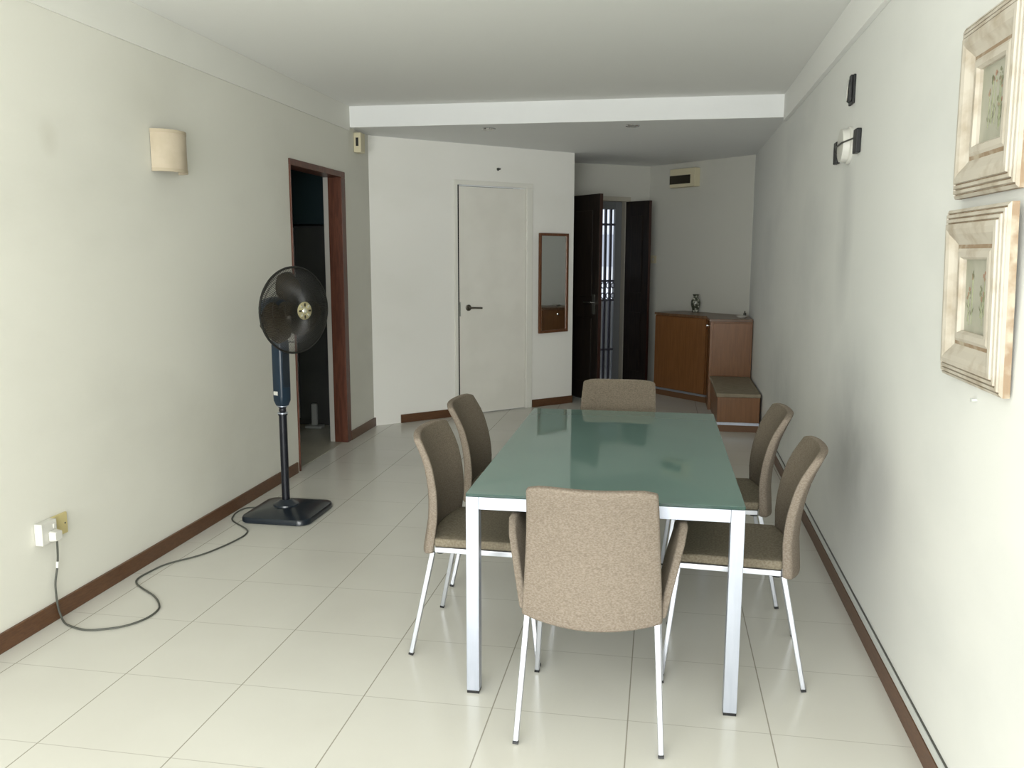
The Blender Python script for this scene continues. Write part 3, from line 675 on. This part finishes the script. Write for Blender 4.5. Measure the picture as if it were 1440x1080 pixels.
for sx in (-1, 1):
    x0, x1 = sorted((sx*hx, sx*(hx-0.03)))
    MB().box(x0, x1, -hy+lw+0.0003, hy-lw-0.0003, TZ-0.054, TZ-0.012).build('rail', M_alu, tb, bevel=0.0012)
gl = MB().box(-hx, hx, -hy, hy, TZ-0.0115, TZ).build('glass_top', M_glass, tb, bevel=0.0015)
gl.data.materials.append(M_glassedge)
for p in gl.data.polygons:
    if abs(p.normal.z) < 0.5: p.material_index = 1

# ------------------------------------------------------------------ chairs
def chair_back():
    """curved upholstered back panel, sitter faces +y"""
    nu, nv = 11, 12
    prof = [(0.0, -0.150), (0.15, -0.147), (0.3, -0.144), (0.5, -0.153), (0.7, -0.175), (0.85, -0.203), (1.0, -0.236)]
    def py(v):
        for (a, ya), (b, yb) in zip(prof, prof[1:]):
            if v <= b: return ya+(yb-ya)*(v-a)/(b-a)
        return prof[-1][1]
    Z0, Z1, T = 0.400, 0.838, 0.034
    F = []; Bk = []
    for j in range(nv):
        v = j/(nv-1)
        for i in range(nu):
            u = i/(nu-1)*2-1
            hw = 0.216-0.024*v
            z = Z0+(Z1-Z0)*v-0.022*(1-u*u)*(1-v)-0.006*(1-u*u)*v
            z -= 0.016*abs(u)**6*max(0.0, (v-0.8)/0.2)
            x = u*hw
            dip = (0.045-0.008*v)*(1-u*u)
            y = py(v)-dip
            F.append((x, y, z)); Bk.append((x*1.0, y-T*(0.85+0.15*(1-v)), z-0.004))
    n = len(F); fs = []
    for j in range(nv-1):
        for i in range(nu-1):
            a = j*nu+i; q = (a, a+1, a+nu+1, a+nu); fs.append(q); fs.append(tuple(n+k for k in q[::-1]))
    edge = list(range(nu))+[j*nu+nu-1 for j in range(1, nv)]+[(nv-1)*nu+i for i in range(nu-2, -1, -1)]+[j*nu for j in range(nv-2, 0, -1)]
    for k in range(len(edge)):
        p, q = edge[k], edge[(k+1) % len(edge)]; fs.append((p, n+p, n+q, q))
    return MB().add(F+Bk, fs)
def chair_seat():
    pts = []
    nx, ny = 9, 9; Tt, Bb = [], []
    for j in range(ny):
        v = j/(ny-1); y = -0.150+0.385*v
        for i in range(nx):
            u = i/(nx-1)*2-1; x = u*(0.212-0.006*v)
            yy = y-(0.035*(1-u*u)*(1-v))
            z = 0.458-0.006*(1-u*u)*math.sin(PI*v)-0.010*max(0, v-0.8)/0.2
            Tt.append((x, yy, z)); Bb.append((x*0.985, yy, 0.424))
    n = len(Tt); fs = []
    for j in range(ny-1):
        for i in range(nx-1):
            a = j*nx+i; q = (a, a+1, a+nx+1, a+nx); fs.append(q); fs.append(tuple(n+k for k in q[::-1]))
    edge = list(range(nx))+[j*nx+nx-1 for j in range(1, ny)]+[(ny-1)*nx+i for i in range(nx-2, -1, -1)]+[j*nx for j in range(ny-2, 0, -1)]
    for k in range(len(edge)):
        p, q = edge[k], edge[(k+1) % len(edge)]; fs.append((p, n+p, n+q, q))
    return MB().add(Tt+Bb, fs)
def bevel_tag(o, w=0.009):
    md = o.modifiers.new('bevel', 'BEVEL'); md.width = w; md.segments = 3; md.limit_method = 'ANGLE'; md.angle_limit = math.radians(45)
    for p in o.data.polygons: p.use_smooth = True
    return o
def make_chair(name, label, arms=False):
    t = thing(name, label, 'chair')
    bevel_tag(chair_seat().build('seat', M_seat, t))
    br = bevel_tag(chair_back().build('backrest', M_fabric, t))
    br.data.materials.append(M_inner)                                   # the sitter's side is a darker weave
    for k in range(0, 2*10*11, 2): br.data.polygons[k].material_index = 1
    fr_ = MB()
    for s in (-1, 1): fr_.box(min(s*0.192, s*0.210), max(s*0.192, s*0.210), -0.148, 0.228, 0.404, 0.4235)
    fr_.box(-0.192, 0.192, 0.208, 0.226, 0.404, 0.4235); fr_.box(-0.192, 0.192, -0.110, -0.092, 0.404, 0.4235)
    fr_.build('seat_frame', M_alu2, t, bevel=0.002)
    for sx in (-1, 1):
        for sy, y0, y1 in ((-1, -0.158, -0.240), (1, 0.200, 0.228 if arms else 0.245)):
            p0 = Vector((sx*0.199, y0, 0.4035)); p1 = Vector((sx*0.222, y1, 0.008))
            lg = MB().bar(p0, p1, 0.0095, 0.0085).build('leg', M_alu2, t, bevel=0.003)
            d = (p1-p0).normalized()
            MB().bar(p1+d*0.0002, p1+d*0.0075, 0.0088).build('foot_cap', M_black, lg)
        MB(TR(sx*0.175, -0.135, 0.392)).lathe([(0.0, 0), (0.016, 0.001), (0.018, 0.008), (0.018, 0.031), (0.0, 0.031)], 14).build('seat_bracket', M_black, t, smooth=True)
    if arms:
        P = [(-0.170, 0.408), (-0.120, 0.500), (-0.055, 0.610), (0.005, 0.648), (0.100, 0.645), (0.165, 0.628), (0.192, 0.580), (0.182, 0.500), (0.140, 0.440), (0.080, 0.412)]
        for s in (-1, 1):
            vs = []
            for k, off in ((0, 0.0), (1, 0.026)):
                for y, z in P:
                    fl = 0.199+0.066*((z-0.41)/0.24)
                    vs.append((s*(fl+off-0.0), y, z))
            n = len(P)
            fs = [tuple(range(n)), tuple(range(2*n-1, n-1, -1))]+[(i, (i+1) % n, n+(i+1) % n, n+i) for i in range(n)]
            bevel_tag(MB().add(vs, fs).build('armrest', M_fabric, t), 0.008)
    return t
def copy_thing(o, label):
    c = o.copy(); C.objects.link(c); c['label'] = label
    for ch_ in o.children:
        d = ch_.copy(); C.objects.link(d); d.parent = c
        for g_ in ch_.children:
            e = g_.copy(); C.objects.link(e); e.parent = d
    return c
GRP = 'taupe dining chairs around the glass table'
ch0 = make_chair('dining_chair', 'taupe side chair left of the table, the nearer one')
ch0['group'] = GRP
def place(o, x, y, rz, lean=0.0):
    o.location = (x, y, 0); o.rotation_euler = (0, 0, rz)
    for c in o.children:
        if lean and c.name.startswith('backrest'):                     # worn backs give a little
            c.matrix_local = TR(0, -0.16, 0.42) @ RX(lean) @ TR(0, 0.16, -0.42)
place(ch0, -0.647, 3.156, -PI/2-0.015)
place(copy_thing(ch0, 'taupe side chair left of the table, farther from the viewer and nearer the white door'), -0.655, 3.835, -PI/2-0.02)
place(copy_thing(ch0, 'taupe side chair right of the table, the nearer one by the right wall'), 0.302, 3.144, PI/2-0.064, 0.005)
place(copy_thing(ch0, 'taupe side chair right of the table, the farther one toward the low bench'), 0.287, 3.845, PI/2)
place(copy_thing(ch0, 'taupe chair at the far end of the table with only its back showing'), -0.205, 4.335, PI)
place(ch0, -0.647, 3.156, -PI/2-0.015, math.radians(-4.8))
arm = make_chair('dining_armchair', 'taupe armchair with flared side arms at the near end of the table', True)
arm['group'] = GRP
place(arm, -0.181, 2.660, 0.0)

# ------------------------------------------------------------------ framed prints on the right wall
def picture(name, label, ys, z0, tilt, seed):
    P = Vector((XR(ys), ys)); rz = math.atan2(DR.y, DR.x)
    Wp = Hp = 0.452
    t = thing(name, label, 'picture', (P.x-0.002, P.y, z0), rz)
    K = RX(tilt)                                                  # top leans off the wall
    # moulding profile: (inset from the outer edge, height off the wall)
    prof = [(0.0, 0.004), (0.0, 0.020), (0.008, 0.026), (0.0095, 0.022), (0.012, 0.022), (0.0135, 0.030), (0.021, 0.031), (0.0225, 0.026), (0.025, 0.026), (0.0265, 0.034), (0.034, 0.035), (0.0355, 0.031), (0.038, 0.031), (0.0395, 0.039), (0.052, 0.040), (0.066, 0.036), (0.082, 0.026), (0.094, 0.020), (0.104, 0.022), (0.112, 0.026), (0.126, 0.026), (0.132, 0.018), (0.132, 0.004)]
    b = MB(K); vs = []; fs = []
    for ins, hgt in prof:
        x0, x1, a0, a1 = -Wp/2+ins, Wp/2-ins, ins, Hp-ins
        vs += [(x0, -hgt, a0), (x1, -hgt, a0), (x1, -hgt, a1), (x0, -hgt, a1)]
    n = len(prof)
    for k in range(n):
        j = (k+1) % n
        for e in range(4): fs.append((4*k+e, 4*k+(e+1) % 4, 4*j+(e+1) % 4, 4*j+e))
    pf = b.add(vs, fs).build('picture_frame', M_wash, t)
    pf.data.materials.append(M_groove)
    G = [k for k in range(n) if (prof[k], prof[(k+1) % n]) in [((0.0095, 0.022), (0.012, 0.022)), ((0.0225, 0.026), (0.025, 0.026)), ((0.0355, 0.031), (0.038, 0.031)), ((0.094, 0.020), (0.104, 0.022)), ((0.0, 0.004), (0.0, 0.020))]]
    for k in G:
        for e in range(4): pf.data.polygons[4*k+e].material_index = 1
    w2 = Wp/2-0.131
    cv = MB(K).box(-w2, w2, -0.010, -0.004, 0.131, Hp-0.131).build('print', M_canvas, t)
    rnd = random.Random(seed); sb = MB(K); bl = MB(K); ol = MB(K)
    for k in range(9):
        x = rnd.uniform(-w2*0.75, w2*0.75); zb = 0.131+rnd.uniform(0.015, 0.05); zt = Hp-0.131-rnd.uniform(0.03, 0.11); dx = rnd.uniform(-0.012, 0.012)
        sb.tube([(x, -0.0104, zb), (x+dx*0.4, -0.0104, (zb+zt)/2), (x+dx, -0.0104, zt)], 0.0009, 5)
        for q in range(3):
            cx_, cz_ = x+dx+rnd.uniform(-0.008, 0.008), zt+rnd.uniform(-0.014, 0.01)
            rr = rnd.uniform(0.003, 0.0075)
            (bl if rnd.random() < 0.6 else ol).add([(cx_+rr*math.cos(2*PI*i/8)*rnd.uniform(0.7, 1.2), -0.0108, cz_+rr*math.sin(2*PI*i/8)*rnd.uniform(0.7, 1.2)) for i in range(8)], [tuple(range(8))])
        for q in range(2):
            zz = rnd.uniform(zb, zb+0.05); lx = rnd.choice((-1, 1))*rnd.uniform(0.008, 0.02)
            ol.add([(x, -0.0107, zz), (x+lx*0.5, -0.0107, zz+0.004), (x+lx, -0.0107, zz+0.016), (x+lx*0.4, -0.0107, zz+0.010)], [(0, 1, 2, 3)])
    sb.build('stems', M_stem, cv); bl.build('blossoms', M_bloom, cv); ol.build('leaves', M_bloom2, cv)
    return t
picture('framed_print', 'upper of two square whitewashed frames with a faded flower print on the right wall', 2.368, 1.652, 0.012, 3)
picture('framed_print', 'lower of two square whitewashed frames with a faded flower print on the right wall', 2.356, 1.170, 0.035, 8)
hk = MB(TR(XR(2.36)-0.0004, 2.36, 1.128) @ RY(-PI/2)).lathe([(0.0, 0), (0.004, 0), (0.004, 0.012), (0.006, 0.014), (0.0, 0.015)], 10).build('wall_nail', M_trunk, smooth=True)
tag(hk, 'small pale nail in the right wall below the lower framed print', 'nail')

# ------------------------------------------------------------------ black wall clips on the right wall
def rwall(y, z): return (XR(y)-0.0005, y, z), math.atan2(DR.y, DR.x)
lc, rz = rwall(4.235, 2.240)
cl = thing('wall_clip', 'single black clip high on the right wall above the broken lamp fitting', 'clip', lc, rz)
MB().box(-0.045, 0.045, -0.012, 0, -0.065, 0.062).build('plate', M_black, cl, bevel=0.003)
MB().tube([(-0.01, -0.012, 0.045), (-0.012, -0.020, 0.045), (-0.016, -0.022, 0.0), (-0.03, -0.02, -0.045), (-0.03, -0.012, -0.05)], 0.006, 8).build('spring', M_chrome, cl, smooth=True)
MB().box(0.000, 0.040, -0.022, -0.0122, -0.055, 0.06).build('jaw', M_black, cl, bevel=0.003)
lc, rz = rwall(4.24, 1.995)
fx = thing('lamp_fitting', 'white round lamp base with two black clips on the right wall', 'lamp fitting', lc, rz)
MB(RX(PI/2)).lathe([(0.0, 0.0), (0.084, 0.0), (0.084, 0.012), (0.076, 0.016), (0.074, 0.044), (0.0, 0.048)], 28).build('base', M_white_pl, fx, smooth=True)
MB().tube([(-0.25, -0.018, -0.008), (-0.078, -0.050, 0.0), (0.078, -0.051, 0.004), (0.19, -0.02, 0.010)], 0.004, 6).build('wire', M_cover, fx, smooth=True)
for x, zz in ((-0.26, -0.005), (0.205, -0.005)):
    MB().box(x-0.035, x+0.035, -0.022, 0, zz-0.052, zz+0.052).build('clip', M_black, fx, bevel=0.004)
